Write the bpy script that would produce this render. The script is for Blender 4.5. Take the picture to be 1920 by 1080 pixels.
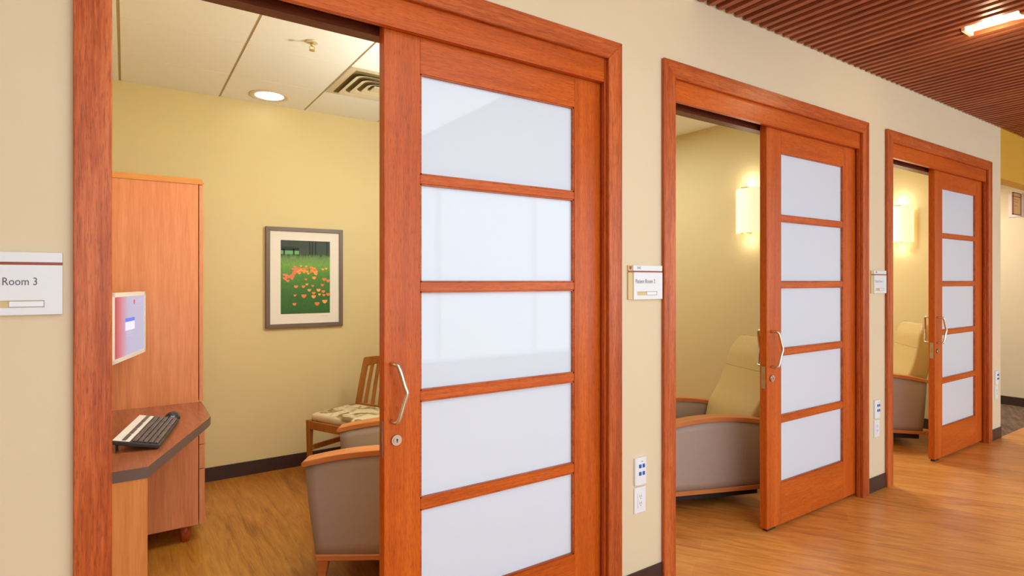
import bpy, bmesh, math, random
from mathutils import Vector, Matrix

for o in list(bpy.data.objects): bpy.data.objects.remove(o)
S = bpy.context.scene
COL = S.collection
R = math.radians

# ------------------------------------------------------------------ camera
cd = bpy.data.cameras.new('camera'); cam = bpy.data.objects.new('camera', cd); COL.objects.link(cam)
cam.location = (0, -1.87, 1.434); cam.rotation_euler = (R(90), 0, R(-33.95))
cd.sensor_width = 36; cd.lens = 1077 / 1920 * 36; cd.shift_y = -13 / 1920; cd.clip_start = .05
S.camera = cam
# ------------------------------------------------------------------ world, exposure
S.view_settings.view_transform = 'Standard'; S.view_settings.look = 'None'
S.view_settings.gamma = 1; S.view_settings.use_curve_mapping = False
S.view_settings.exposure = 0.0
W = bpy.data.worlds.new('world'); S.world = W; W.use_nodes = True
bg = W.node_tree.nodes['Background']; bg.inputs[0].default_value = (.86, .93, 1, 1); bg.inputs[1].default_value = 1.6
# ------------------------------------------------------------------ large lights
def area(name, loc, rot, sx, sy, power, col):
    l = bpy.data.lights.new(name, 'AREA'); l.shape = 'RECTANGLE'; l.size = sx; l.size_y = sy
    l.energy = power; l.color = col
    o = bpy.data.objects.new(name, l); COL.objects.link(o); o.location = loc; o.rotation_euler = rot
    return o
WARM = (1, .83, .62); NEUT = (.88, .97, 1); COOL = (.85, .95, 1)
area('window_daylight', (4.6, -4.65, 1.55), (R(90), 0, 0), 11.6, 2.3, 142, (.80, .94, 1))
area('ceiling_fill', (1.28, -2.7, 2.82), (0, 0, 0), 2.14, 3.2, 46, (.80, .94, 1))  # added glowing panel under the plain ceiling, also mirrored in the door panes
area('corridor_fill', (7.4, -3.9, 2.79), (0, 0, 0), 1.6, 1.0, 56, (1, .9, .72))  # unseen fill added for the far doors, kept out of the pane reflections
RL1 = (.86, .97, 1)
area('room_fill', (1.0, .62, 2.73), (0, 0, 0), .9, .4, 19, RL1)  # fill added out of view by the doorway to brighten the nearest room
area('room_fill', (3.1, 1.7, 2.74), (0, 0, 0), .5, .5, 25, NEUT)  # unseen fill added to brighten the middle room
area('room_fill', (5.4, 1.7, 2.74), (0, 0, 0), .5, .5, 46, NEUT)  # unseen fill added to brighten the far room
area('alcove_light', (7.6, 1.0, 2.58), (0, 0, 0), .5, .5, 30, (1, .9, .74))  # bare area light under the alcove ceiling, no fixture modelled

# ------------------------------------------------------------------ materials
def srgb(r, g, b):
    f = lambda c: (c / 255 / 12.92) if c / 255 <= .04045 else ((c / 255 + .055) / 1.055) ** 2.4
    return (f(r), f(g), f(b), 1)
MATS = {}
def mat(name, col, rough=.5, metal=0, spec=.5, emis=None, estr=0, coat=0, noise=None, bump=None):
    m = bpy.data.materials.new(name); m.use_nodes = True; nt = m.node_tree; b = nt.nodes['Principled BSDF']
    b.inputs['Base Color'].default_value = srgb(*col); b.inputs['Roughness'].default_value = rough
    b.inputs['Metallic'].default_value = metal; b.inputs['Specular IOR Level'].default_value = spec
    if coat: b.inputs['Coat Weight'].default_value = coat; b.inputs['Coat Roughness'].default_value = .03
    if emis: b.inputs['Emission Color'].default_value = srgb(*emis); b.inputs['Emission Strength'].default_value = estr
    if noise:
        amt, sc = noise
        tc = nt.nodes.new('ShaderNodeTexCoord'); n = nt.nodes.new('ShaderNodeTexNoise'); n.inputs['Scale'].default_value = sc
        n.inputs['Detail'].default_value = 4
        mx = nt.nodes.new('ShaderNodeMix'); mx.data_type = 'RGBA'
        mx.inputs[6].default_value = srgb(*[max(0, c * (1 - amt)) for c in col]); mx.inputs[7].default_value = srgb(*[min(255, c * (1 + amt)) for c in col])
        nt.links.new(tc.outputs['Object'], n.inputs['Vector']); nt.links.new(n.outputs['Fac'], mx.inputs[0]); nt.links.new(mx.outputs[2], b.inputs['Base Color'])
    if bump:
        st, sc = bump
        tc = nt.nodes.new('ShaderNodeTexCoord'); n = nt.nodes.new('ShaderNodeTexNoise'); n.inputs['Scale'].default_value = sc
        bp = nt.nodes.new('ShaderNodeBump'); bp.inputs['Strength'].default_value = st; bp.inputs['Distance'].default_value = .002
        nt.links.new(tc.outputs['Object'], n.inputs['Vector']); nt.links.new(n.outputs['Fac'], bp.inputs['Height']); nt.links.new(bp.outputs[0], b.inputs['Normal'])
    MATS[name] = m; return m

def wood(name, dark, mid, light, axis='Z', rough=.35, fine=1.0, coat=0.0, pores=True, streak=1.0):
    """grain running along one object axis: broad bands, fine streaks and short dark pores"""
    m = bpy.data.materials.new(name); m.use_nodes = True; nt = m.node_tree; b = nt.nodes['Principled BSDF']
    N = nt.nodes.new; L = nt.links.new
    tc = N('ShaderNodeTexCoord')
    def mapped(long, cross):
        mp = N('ShaderNodeMapping'); v = [cross] * 3; v['XYZ'.index(axis)] = long
        mp.inputs['Scale'].default_value = v; L(tc.outputs['Object'], mp.inputs['Vector']); return mp
    def noise(mp, detail=4, dist=0.0):
        n = N('ShaderNodeTexNoise'); n.inputs['Scale'].default_value = 1; n.inputs['Detail'].default_value = detail
        n.inputs['Distortion'].default_value = dist; L(mp.outputs[0], n.inputs['Vector']); return n
    n1 = noise(mapped(.9 * streak, 18), 3, .4); n2 = noise(mapped(9 * streak, 170 * fine), 3); n3 = noise(mapped(32, 420 * fine), 2)
    a = N('ShaderNodeMath'); a.operation = 'MULTIPLY_ADD'; a.inputs[1].default_value = .55; L(n1.outputs['Fac'], a.inputs[0])
    a2 = N('ShaderNodeMath'); a2.operation = 'MULTIPLY'; a2.inputs[1].default_value = .45; L(n2.outputs['Fac'], a2.inputs[0]); L(a2.outputs[0], a.inputs[2])
    cr = N('ShaderNodeValToRGB'); e = cr.color_ramp.elements
    e[0].position = .33; e[0].color = srgb(*dark); e[1].position = .68; e[1].color = srgb(*light)
    x = cr.color_ramp.elements.new(.5); x.color = srgb(*mid)
    L(a.outputs[0], cr.inputs[0]); out = cr.outputs[0]
    if pores:
        pr = N('ShaderNodeValToRGB'); q = pr.color_ramp.elements
        q[0].position = .34; q[0].color = (.55, .5, .5, 1); q[1].position = .47; q[1].color = (1, 1, 1, 1)
        L(n3.outputs['Fac'], pr.inputs[0])
        mx = N('ShaderNodeMix'); mx.data_type = 'RGBA'; mx.blend_type = 'MULTIPLY'; mx.inputs[0].default_value = .7
        L(out, mx.inputs[6]); L(pr.outputs[0], mx.inputs[7]); out = mx.outputs[2]
    L(out, b.inputs['Base Color']); b.inputs['Roughness'].default_value = rough; b.inputs['Specular IOR Level'].default_value = .35
    if coat: b.inputs['Coat Weight'].default_value = coat; b.inputs['Coat Roughness'].default_value = .2
    MATS[name] = m; return m

MAH = ((150, 64, 22), (184, 87, 34), (212, 116, 60))
for ax in 'XYZ': wood('mahogany_' + ax, *MAH, axis=ax, rough=.36, coat=.0)
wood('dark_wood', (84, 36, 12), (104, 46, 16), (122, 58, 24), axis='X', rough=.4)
for ax in 'XZ': wood('door_wood_' + ax, (174, 74, 12), (196, 90, 17), (216, 108, 32), axis=ax, rough=.33, coat=.0)
wood('desk_laminate', (204, 122, 74), (216, 134, 86), (226, 147, 100), axis='Z', rough=.38, fine=.8, pores=False)
wood('desk_edge_wood', (206, 128, 52), (214, 138, 62), (222, 150, 76), axis='X', rough=.4, pores=False)
wood('desk_panel', (206, 124, 56), (216, 138, 70), (226, 152, 86), axis='Z', rough=.4, fine=.8, pores=False)
wood('worktop', (140, 78, 48), (152, 88, 56), (166, 100, 68), axis='Y', rough=.25, pores=False)
wood('arm_wood', (186, 108, 56), (202, 124, 68), (214, 140, 84), axis='X', rough=.35, pores=False)
wood('chair_wood', (150, 92, 34), (172, 108, 44), (190, 126, 58), axis='Z', rough=.35, pores=False)
wood('slat_wood', (126, 62, 36), (158, 87, 54), (190, 114, 76), axis='Y', rough=.45, pores=False)
mat('cream_paint', (222, 207, 176), .7, noise=(.012, 3), bump=(.05, 300))
mat('yellow_paint', (224, 203, 150), .7, noise=(.012, 3), bump=(.05, 300))
mat('ochre_paint', (206, 160, 44), .7, noise=(.012, 3))
mat('ceiling_white', (248, 247, 245), .8, noise=(.01, 60))
mat('tile_gap', (196, 176, 140), .8)
mat('ceiling_gap', (150, 120, 100), .8)
mat('plenum', (60, 30, 22), .9)
mat('cove_base', (64, 42, 36), .45, spec=.4)
mat('edge_band', (104, 82, 76), .4)
mat('white_plastic', (232, 237, 243), .3)
mat('white_panel', (226, 231, 236), .35, noise=(.01, 200))
mat('sign_gold', (214, 188, 132), .4)
mat('sign_red', (150, 62, 24), .4)
mat('sign_text', (92, 78, 96), .5)
mat('sign_text_faint', (176, 178, 190), .5)
mat('blue_plastic', (20, 92, 190), .3)
mat('slot_dark', (120, 120, 128), .5)
mat('steel', (214, 204, 190), .24, metal=1)
mat('steel_dull', (196, 186, 172), .35, metal=1)
mat('dark_metal', (60, 34, 26), .5)
mat('rubber', (34, 32, 32), .6)
mat('taupe_vinyl', (172, 154, 142), .5, noise=(.02, 30), bump=(.12, 160))
mat('tan_vinyl', (202, 172, 112), .5, noise=(.02, 30), bump=(.12, 160))
mat('seam', (158, 134, 88), .6)
mat('key_black', (52, 48, 50), .45)
mat('key_grey', (150, 142, 136), .4)
mat('mouse_black', (40, 46, 50), .25)
mat('red_dot', (220, 40, 60), .4, emis=(230, 40, 60), estr=.5)
mat('frame_taupe', (112, 94, 82), .45)
mat('mat_board', (240, 230, 218), .8)
mat('ink', (190, 180, 170), .8)
mat('vent_metal', (214, 200, 168), .5)
mat('vent_shade', (132, 112, 74), .7)  # shade between the louvres put into the colour
mat('brass', (206, 170, 96), .3, metal=1)
mat('lamp_trim', (230, 214, 190), .4)
mat('lamp_glow', (255, 255, 255), .5, emis=(240, 250, 255), estr=3)
mat('halide_glow', (255, 240, 200), .5, emis=(255, 232, 170), estr=5)
mat('shade_glow', (255, 240, 210), .4, emis=(255, 224, 184), estr=.85)
mat('bezel', (226, 220, 212), .35)
mat('bezel_black', (30, 26, 26), .4)
mat('screen_blue', (70, 110, 215), .4, emis=(70, 110, 215), estr=.55)
mat('screen_pale', (190, 200, 235), .4, emis=(190, 200, 240), estr=.6)
mat('screen_red', (210, 60, 80), .4, emis=(215, 60, 80), estr=.6)
mat('screen_line', (170, 175, 200), .4, emis=(175, 180, 205), estr=.55)
mat('alcove_plate', (226, 214, 216), .4)
mat('alcove_panel', (206, 168, 110), .3)
mat('bronze', (120, 74, 44), .4)
mat('plaque_line', (180, 136, 84), .5)
mat('frosted', (214, 228, 243), .55, coat=.9, spec=.2)
MATS['frosted'].node_tree.nodes['Principled BSDF'].inputs['Coat Roughness'].default_value = .0
mat('track_metal', (236, 230, 220), .3, metal=1)
mat('window_glass', (255, 255, 255), 0)
_b = MATS['window_glass'].node_tree.nodes['Principled BSDF']; _b.inputs['Transmission Weight'].default_value = 1; _b.inputs['IOR'].default_value = 1.05

def floor_mat(name, angle, cols, pw=.1, pl=1.1, rough=.32):
    m = bpy.data.materials.new(name); m.use_nodes = True; nt = m.node_tree; b = nt.nodes['Principled BSDF']
    N = nt.nodes.new; L = nt.links.new
    tc = N('ShaderNodeTexCoord'); rot = N('ShaderNodeMapping'); rot.inputs['Rotation'].default_value = (0, 0, -R(angle)); L(tc.outputs['Object'], rot.inputs['Vector'])
    br = N('ShaderNodeTexBrick'); br.inputs['Scale'].default_value = 1; br.inputs['Brick Width'].default_value = pl; br.inputs['Row Height'].default_value = pw
    br.inputs['Mortar Size'].default_value = .0006; br.inputs['Mortar Smooth'].default_value = 1; br.offset = .37
    br.inputs['Color1'].default_value = (.2, .2, .2, 1); br.inputs['Color2'].default_value = (.8, .8, .8, 1); br.inputs['Mortar'].default_value = (.35, .35, .35, 1)
    L(rot.outputs[0], br.inputs['Vector'])
    def nz(sx, sy, det, dist=0):
        mp = N('ShaderNodeMapping'); mp.inputs['Scale'].default_value = (sx, sy, 1); L(rot.outputs[0], mp.inputs['Vector'])
        n = N('ShaderNodeTexNoise'); n.inputs['Scale'].default_value = 1; n.inputs['Detail'].default_value = det; n.inputs['Distortion'].default_value = dist
        L(mp.outputs[0], n.inputs['Vector']); return n
    n1 = nz(2.0, 15, 5, 1.6); n2 = nz(9, 130, 3, .6); n3 = nz(1.1, 1.6, 2)
    def ma(s, k, prev=None):
        a = N('ShaderNodeMath'); a.operation = 'MULTIPLY_ADD'; a.inputs[1].default_value = k; L(s, a.inputs[0])
        if prev: L(prev, a.inputs[2])
        else: a.inputs[2].default_value = 0
        return a.outputs[0]
    v = ma(n1.outputs['Fac'], .45); v = ma(n2.outputs['Fac'], .3, v); v = ma(n3.outputs['Fac'], .12, v); v = ma(br.outputs['Color'], .13, v)
    cr = N('ShaderNodeValToRGB'); e = cr.color_ramp.elements
    e[0].position = .36; e[0].color = srgb(*cols[0]); e[1].position = .62; e[1].color = srgb(*cols[2]); x = e.new(.48); x.color = srgb(*cols[1])
    L(v, cr.inputs[0]); L(cr.outputs[0], b.inputs['Base Color']); b.inputs['Roughness'].default_value = rough
    MATS[name] = m
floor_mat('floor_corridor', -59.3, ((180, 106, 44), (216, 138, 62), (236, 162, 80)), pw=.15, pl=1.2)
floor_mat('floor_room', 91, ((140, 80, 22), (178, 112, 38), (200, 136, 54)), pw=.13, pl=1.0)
floor_mat('carpet', 25, ((84, 66, 48), (108, 86, 64), (136, 112, 88)), pw=.03, pl=.2, rough=.95)

# picture print, display and seat cloth
def print_mat():
    m = bpy.data.materials.new('meadow_print'); m.use_nodes = True; nt = m.node_tree; b = nt.nodes['Principled BSDF']; N = nt.nodes.new; L = nt.links.new
    tc = N('ShaderNodeTexCoord'); sp = N('ShaderNodeSeparateXYZ'); L(tc.outputs['Generated'], sp.inputs[0])
    n = N('ShaderNodeTexNoise'); mp = N('ShaderNodeMapping'); mp.inputs['Scale'].default_value = (26, 26, 9); L(tc.outputs['Object'], mp.inputs[0]); L(mp.outputs[0], n.inputs['Vector']); n.inputs['Scale'].default_value = 2.2; n.inputs['Detail'].default_value = 6
    a = N('ShaderNodeMath'); a.operation = 'MULTIPLY_ADD'; a.inputs[1].default_value = .10; L(n.outputs['Fac'], a.inputs[0]); L(sp.outputs['Z'], a.inputs[2])
    cr = N('ShaderNodeValToRGB'); e = cr.color_ramp.elements
    e[0].position = .05; e[0].color = srgb(38, 92, 30); e[1].position = .97; e[1].color = srgb(28, 44, 26)
    for p, c in ((.3, (44, 104, 34)), (.55, (70, 128, 36)), (.72, (112, 160, 54)), (.8, (104, 140, 70)), (.845, (70, 110, 40)), (.86, (34, 56, 28))):
        x = e.new(p); x.color = srgb(*c)
    L(a.outputs[0], cr.inputs[0])
    mx = N('ShaderNodeMix'); mx.data_type = 'RGBA'; mx.blend_type = 'OVERLAY'; mx.inputs[0].default_value = .55
    n2 = N('ShaderNodeTexNoise'); mp2 = N('ShaderNodeMapping'); mp2.inputs['Scale'].default_value = (240, 240, 40); L(tc.outputs['Object'], mp2.inputs[0]); L(mp2.outputs[0], n2.inputs['Vector']); n2.inputs['Scale'].default_value = 1
    L(cr.outputs[0], mx.inputs[6]); L(n2.outputs['Fac'], mx.inputs[7]); L(mx.outputs[2], b.inputs['Base Color']); b.inputs['Roughness'].default_value = .5
    MATS['meadow_print'] = m
print_mat()
mat('poppy', (236, 128, 44), .6); mat('poppy_pink', (232, 128, 90), .6); mat('poppy_light', (244, 164, 84), .6); mat('pavilion', (30, 44, 40), .7); mat('far_lawn', (110, 170, 110), .7); mat('trunk_dark', (22, 34, 20), .7)
def screen_mat():
    m = bpy.data.materials.new('screen'); m.use_nodes = True; nt = m.node_tree; b = nt.nodes['Principled BSDF']; N = nt.nodes.new; L = nt.links.new
    tc = N('ShaderNodeTexCoord'); sp = N('ShaderNodeSeparateXYZ'); L(tc.outputs['Object'], sp.inputs[0])
    cr = N('ShaderNodeValToRGB'); e = cr.color_ramp.elements
    mr = N('ShaderNodeMapRange'); mr.inputs[1].default_value = 0; mr.inputs[2].default_value = .5; L(sp.outputs['X'], mr.inputs[0])
    e[0].position = .1; e[0].color = srgb(205, 62, 78); e[1].position = .46; e[1].color = srgb(198, 204, 236); x = e.new(.24); x.color = srgb(228, 128, 150)
    L(mr.outputs[0], cr.inputs[0]); L(cr.outputs[0], b.inputs['Emission Color']); b.inputs['Emission Strength'].default_value = .75
    b.inputs['Base Color'].default_value = (.03, .03, .03, 1); b.inputs['Roughness'].default_value = .3
    MATS['screen'] = m
screen_mat()
def cloth_mat():
    m = bpy.data.materials.new('floral_cloth'); m.use_nodes = True; nt = m.node_tree; b = nt.nodes['Principled BSDF']; N = nt.nodes.new; L = nt.links.new
    tc = N('ShaderNodeTexCoord'); n = N('ShaderNodeTexNoise'); n.inputs['Scale'].default_value = 9; n.inputs['Detail'].default_value = 3; n.inputs['Distortion'].default_value = 1.2; L(tc.outputs['Object'], n.inputs['Vector'])
    cr = N('ShaderNodeValToRGB'); e = cr.color_ramp.elements
    e[0].position = .36; e[0].color = srgb(132, 106, 60); e[1].position = .5; e[1].color = srgb(226, 208, 172); x = e.new(.43); x.color = srgb(186, 164, 112)
    L(n.outputs['Fac'], cr.inputs[0]); L(cr.outputs[0], b.inputs['Base Color']); b.inputs['Roughness'].default_value = .8
    MATS['floral_cloth'] = m
cloth_mat()

# ------------------------------------------------------------------ mesh helpers
def box(bm, a, b, mi=0, bev=0, seg=2):
    x0, x1 = sorted((a[0], b[0])); y0, y1 = sorted((a[1], b[1])); z0, z1 = sorted((a[2], b[2]))
    t = bmesh.new(); bmesh.ops.create_cube(t, size=1)
    for v in t.verts: v.co = Vector(((x0 + x1) / 2 + v.co.x * (x1 - x0), (y0 + y1) / 2 + v.co.y * (y1 - y0), (z0 + z1) / 2 + v.co.z * (z1 - z0)))
    if bev: bmesh.ops.bevel(t, geom=list(t.edges), offset=bev, segments=seg, affect='EDGES', profile=.5)
    merge(bm, t, mi)
def merge(bm, t, mi=None, M=None):
    if M is not None: bmesh.ops.transform(t, matrix=M, verts=t.verts)
    vs = {v: bm.verts.new(v.co) for v in t.verts}
    for f in t.faces:
        try:
            g = bm.faces.new([vs[v] for v in f.verts]); g.material_index = f.material_index if mi is None else mi; g.smooth = f.smooth
        except ValueError: pass
    t.free()
def prism(bm, pts, axis, a, b, mi=0, bev=0, seg=2):
    """pts: outline in the two other axes (order x<y<z), swept along axis from a to b"""
    t = bmesh.new()
    def mk(p, h):
        l = list(p); l.insert('XYZ'.index(axis), h); return Vector(l)
    va = [t.verts.new(mk(p, a)) for p in pts]; vb = [t.verts.new(mk(p, b)) for p in pts]
    t.faces.new(va); t.faces.new(vb[::-1]); n = len(pts)
    for i in range(n): t.faces.new((va[i], vb[i], vb[(i + 1) % n], va[(i + 1) % n]))
    bmesh.ops.recalc_face_normals(t, faces=t.faces)
    if bev: bmesh.ops.bevel(t, geom=list(t.edges), offset=bev, segments=seg, affect='EDGES', profile=.5)
    merge(bm, t, mi)
def cyl(bm, p, q, r0, r1=None, n=24, mi=0, smooth=True):
    p, q = Vector(p), Vector(q); r1 = r0 if r1 is None else r1
    t = bmesh.new(); bmesh.ops.create_cone(t, cap_ends=True, segments=n, radius1=r0, radius2=r1, depth=(q - p).length)
    for f in t.faces: f.smooth = smooth and len(f.verts) == 4
    M = Matrix.Translation((p + q) / 2) @ (q - p).to_track_quat('Z', 'Y').to_matrix().to_4x4()
    merge(bm, t, mi, M)
def tube(bm, pts, r, n=14, mi=0, rr=None):
    pts = [Vector(p) for p in pts]; rings = []
    up = Vector((0, 0, 1))
    prev = None
    for i, p in enumerate(pts):
        d = (pts[min(i + 1, len(pts) - 1)] - pts[max(i - 1, 0)]).normalized()
        if prev is None:
            a = d.cross(up);
            if a.length < .1: a = d.cross(Vector((1, 0, 0)))
            a.normalize()
        else:
            a = (prev - d * prev.dot(d)).normalized()
        prev = a; b = d.cross(a); k = rr[i] if rr else r
        rings.append([bm.verts.new(p + (a * math.cos(2 * math.pi * j / n) + b * math.sin(2 * math.pi * j / n)) * k) for j in range(n)])
    for i in range(len(rings) - 1):
        for j in range(n):
            f = bm.faces.new((rings[i][j], rings[i][(j + 1) % n], rings[i + 1][(j + 1) % n], rings[i + 1][j])); f.smooth = True; f.material_index = mi
    for rg in (rings[0][::-1], rings[-1]): f = bm.faces.new(rg); f.material_index = mi
def smooth_path(pts, k=6):
    """Catmull-Rom"""
    P = [Vector(p) for p in pts]; out = []
    for i in range(len(P) - 1):
        a, b, c, d = P[max(i - 1, 0)], P[i], P[i + 1], P[min(i + 2, len(P) - 1)]
        for j in range(k):
            t = j / k
            out.append(.5 * ((2 * b) + (c - a) * t + (2 * a - 5 * b + 4 * c - d) * t * t + (3 * b - a - 3 * c + d) * t ** 3))
    out.append(P[-1]); return out
def obj(name, bm, mats, parent=None, smooth=False, auto=False):
    bmesh.ops.recalc_face_normals(bm, faces=bm.faces)
    me = bpy.data.meshes.new(name); bm.to_mesh(me); bm.free()
    for m in ([mats] if isinstance(mats, str) else mats): me.materials.append(MATS[m])
    if smooth:
        for p in me.polygons: p.use_smooth = True
    o = bpy.data.objects.new(name, me); COL.objects.link(o)
    if parent: o.parent = parent
    return o
def bobj(name, a, b, m, parent=None, bev=0, seg=2):
    bm = bmesh.new(); box(bm, a, b, 0, bev, seg); return obj(name, bm, m, parent)
def struct(o): o['kind'] = 'structure'; return o
def thing(name, label, cat, loc=(0, 0, 0), rz=0, group=None):
    o = bpy.data.objects.new(name, None); COL.objects.link(o); o.location = loc; o.rotation_euler = (0, 0, rz); o.empty_display_size = .1
    o['label'] = label; o['category'] = cat
    if group: o['group'] = group
    return o
def sempty(name, loc=(0, 0, 0)):
    o = bpy.data.objects.new(name, None); COL.objects.link(o); o.location = loc; o['kind'] = 'structure'; o.empty_display_size = .1; return o
def dup(root, loc, rz, label, group=None):
    r = root.copy(); COL.objects.link(r); r.location = loc; r.rotation_euler = (0, 0, rz); r['label'] = label
    if group: r['group'] = group
    for ch in list(root.children):
        c = ch.copy(); COL.objects.link(c); c.parent = r
        for g in list(ch.children):
            d = g.copy(); COL.objects.link(d); d.parent = c
    return r
def text_bm(s, width, capz, origin, mi=0, depth=.0006):
    """letters standing in the XZ plane facing -Y; origin = left end of the baseline"""
    cu = bpy.data.curves.new('t', 'FONT'); cu.body = s; cu.size = 1; cu.extrude = .01; cu.resolution_u = 3
    o = bpy.data.objects.new('t', cu); COL.objects.link(o)
    bpy.context.view_layer.update(); dg = bpy.context.evaluated_depsgraph_get()
    me = bpy.data.meshes.new_from_object(o.evaluated_get(dg)); bpy.data.objects.remove(o); bpy.data.curves.remove(cu)
    xs = [v.co.x for v in me.vertices]; w = max(xs) - min(xs); x0 = min(xs)
    t = bmesh.new(); t.from_mesh(me); bpy.data.meshes.remove(me)
    for v in t.verts:
        x, y, z = v.co
        v.co = Vector((origin[0] + (x - x0) / w * width, origin[1] - (z + .01) / .02 * depth, origin[2] + y / .72 * capz))
    return t

# ------------------------------------------------------------------ structure
CASE = [(-.111, 1.840), (2.115, 4.125), (4.392, 6.395)]
LEAF = [(.744, 1.765), (3.027, 4.055), (5.311, 6.330)]
ZC, ZI, ZF = 2.493, 2.411, 2.310      # casing top, casing inner top, bottom of the fascia
T = .14; END = 6.667; CZ = 2.84; RZ = 2.765; BY = 2.75
# front wall: cream towards the corridor, yellow inside the rooms
bm = bmesh.new()
xs = [-3.0] + [v for c in CASE for v in (c[0] + .06, c[1] - .06)] + [END]
for i in range(0, len(xs), 2): box(bm, (xs[i], 0, 0), (xs[i + 1], T, CZ + .15))
for a, b in CASE: box(bm, (a + .06, 0, ZC - .04), (b - .06, T, CZ + .15))
o = struct(obj('wall_front', bm, ['cream_paint', 'yellow_paint']))
for p in o.data.polygons:
    if p.normal.y > .5: p.material_index = 1
# wings behind the parked half of each doorway
for i, ((a, b), (l, r)) in enumerate(zip(CASE, LEAF)):
    struct(bobj('wall_wing_' + 'abc'[i], (l + .20, .095, 0), (b - .06, T, ZC - .04), 'yellow_paint'))
# room walls
def wall(name, a, b, m): return struct(bobj(name, a, b, m))
wall('wall_back', (-.5, BY, 0), (6.667, BY + .1, 2.95), 'yellow_paint')
wall('wall_left', (-.46, T, 0), (-.36, BY, 2.95), 'yellow_paint')
wall('wall_partition_near', (1.945, T, 0), (2.045, BY, 2.95), 'yellow_paint')
wall('wall_partition_far', (4.2, T, 0), (4.33, BY, 2.95), 'yellow_paint')
bm = bmesh.new(); box(bm, (6.45, T, 0), (END, BY, 2.95)); o = struct(obj('wall_right', bm, ['yellow_paint', 'cream_paint']))
for p in o.data.polygons:
    if p.normal.x > .5: p.material_index = 1
wall('wall_alcove', (8.49, -.0, 0), (8.6, 5, 2.95), 'cream_paint')
wall('wall_alcove_back', (END, 4.9, 0), (8.49, 5, 2.95), 'cream_paint')
bm = bmesh.new(); box(bm, (END, 0, 2.378), (11.5, .12, 2.99)); struct(obj('wall_bulkhead', bm, 'ochre_paint'))
wall('wall_alcove_side', (8.6, 0, 0), (11.5, .12, 2.378), 'cream_paint')
wall('wall_end', (11.5, -4.8, 0), (11.6, .12, 3.0), 'cream_paint')
wall('wall_corridor_left', (-3.1, -4.8, 0), (-3.0, 0, 3.0), 'cream_paint')
# opposite wall with a wide window
bm = bmesh.new()
box(bm, (-3.0, -4.9, 0), (11.5, -4.8, .35)); box(bm, (-3.0, -4.9, 2.75), (11.5, -4.8, 3.0))
box(bm, (-3, -4.9, .35), (-1.3, -4.8, 2.75)); box(bm, (10.54, -4.9, .35), (11.5, -4.8, 2.75))
struct(obj('wall_rear', bm, 'cream_paint'))
win = sempty('window_1', (0, 0, 0))
bm = bmesh.new()
for x in [-1.3, .26, 1.82, 3.38, 4.94, 6.5, 8.06, 9.62, 10.48]: box(bm, (x, -4.89, .35), (x + .06, -4.81, 2.75))
box(bm, (-1.3, -4.885, .35), (10.54, -4.815, .41)); box(bm, (-1.3, -4.885, 2.69), (10.54, -4.815, 2.75))
obj('window_frame', bm, 'white_plastic', win)
bobj('pane', (-1.3, -4.853, .38), (10.54, -4.847, 2.72), 'window_glass', win)
# floors
bm = bmesh.new()
box(bm, (-3.1, -4.9, -.1), (11.6, .0, 0)); box(bm, (2.0, 0, -.1), (END, BY + .1, 0))
struct(obj('floor', bm, 'floor_corridor'))
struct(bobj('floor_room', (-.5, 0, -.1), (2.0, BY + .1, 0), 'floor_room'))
struct(bobj('floor_carpet', (END, 0, -.1), (8.6, 5, 0.001), 'carpet'))
# room ceilings with lay-in tiles
def tiles(name, x0, x1, y0, y1, gx, gy):
    bm = bmesh.new(); box(bm, (x0, y0, RZ + .004), (x1, y1, RZ + .1), 1)
    X = [x0] + [g for g in gx if x0 < g < x1] + [x1]; Y = [y0] + [g for g in gy if y0 < g < y1] + [y1]
    for i in range(len(X) - 1):
        for j in range(len(Y) - 1):
            box(bm, (X[i] + (.007 if i else 0), Y[j] + (.002 if j else 0), RZ), (X[i + 1] - (.007 if i < len(X) - 2 else 0), Y[j + 1] - (.002 if j < len(Y) - 2 else 0), RZ + .006), 0)
    return struct(obj(name, bm, ['ceiling_white', 'tile_gap']))
tiles('ceiling_room', -.36, 1.945, T, BY, [-.03, .563, 1.156, 1.749], [.47, 1.055, 1.637, 2.215])
tiles('ceiling_middle_room', 2.045, 4.2, T, BY, [2.4, 3.0, 3.6], [.47, 1.055, 1.637, 2.215])
tiles('ceiling_far_room', 4.33, 6.45, T, BY, [4.7, 5.3, 5.9], [.47, 1.055, 1.637, 2.215])
struct(bobj('ceiling_alcove', (END, .12, 2.6), (8.6, 5, 2.7), 'ceiling_white'))
# corridor ceiling: plain white part, then the slatted part
bm = bmesh.new(); box(bm, (-3, -4.8, 2.83), (2.35, 0, 2.98), 0); struct(obj('ceiling_plain', bm, ['ceiling_white']))
bm = bmesh.new()
box(bm, (2.35, -4.8, 2.985), (11.5, 0, 3.08), 1)
LX0, LX1, LY0, LY1 = 3.87, 4.00, -.86, -.60
x = 2.375; k = 0
while x < 11.4:
    segs = [(-4.8, -.012)]
    if x + .034 > LX0 and x < LX1: segs = [(-4.8, LY0), (LY1, -.012)]
    for a, b in segs: box(bm, (x, a, 2.835), (x + .034, b, 2.905), 0)
    x += .0752
for y in (-.5, -1.5, -2.6, -3.7): box(bm, (2.35, y - .02, 2.905), (11.5, y + .02, 2.94), 1)
struct(obj('ceiling', bm, ['slat_wood', 'plenum']))
bm = bmesh.new()      # small clip brackets between the slat ends and the wall
x = 2.375
while x < END - .05:
    box(bm, (x + .006, -.012, 2.85), (x + .03, 0, 2.9), 0); x += .0752
struct(obj('trim_slat_clips', bm, 'ceiling_gap'))
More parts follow.
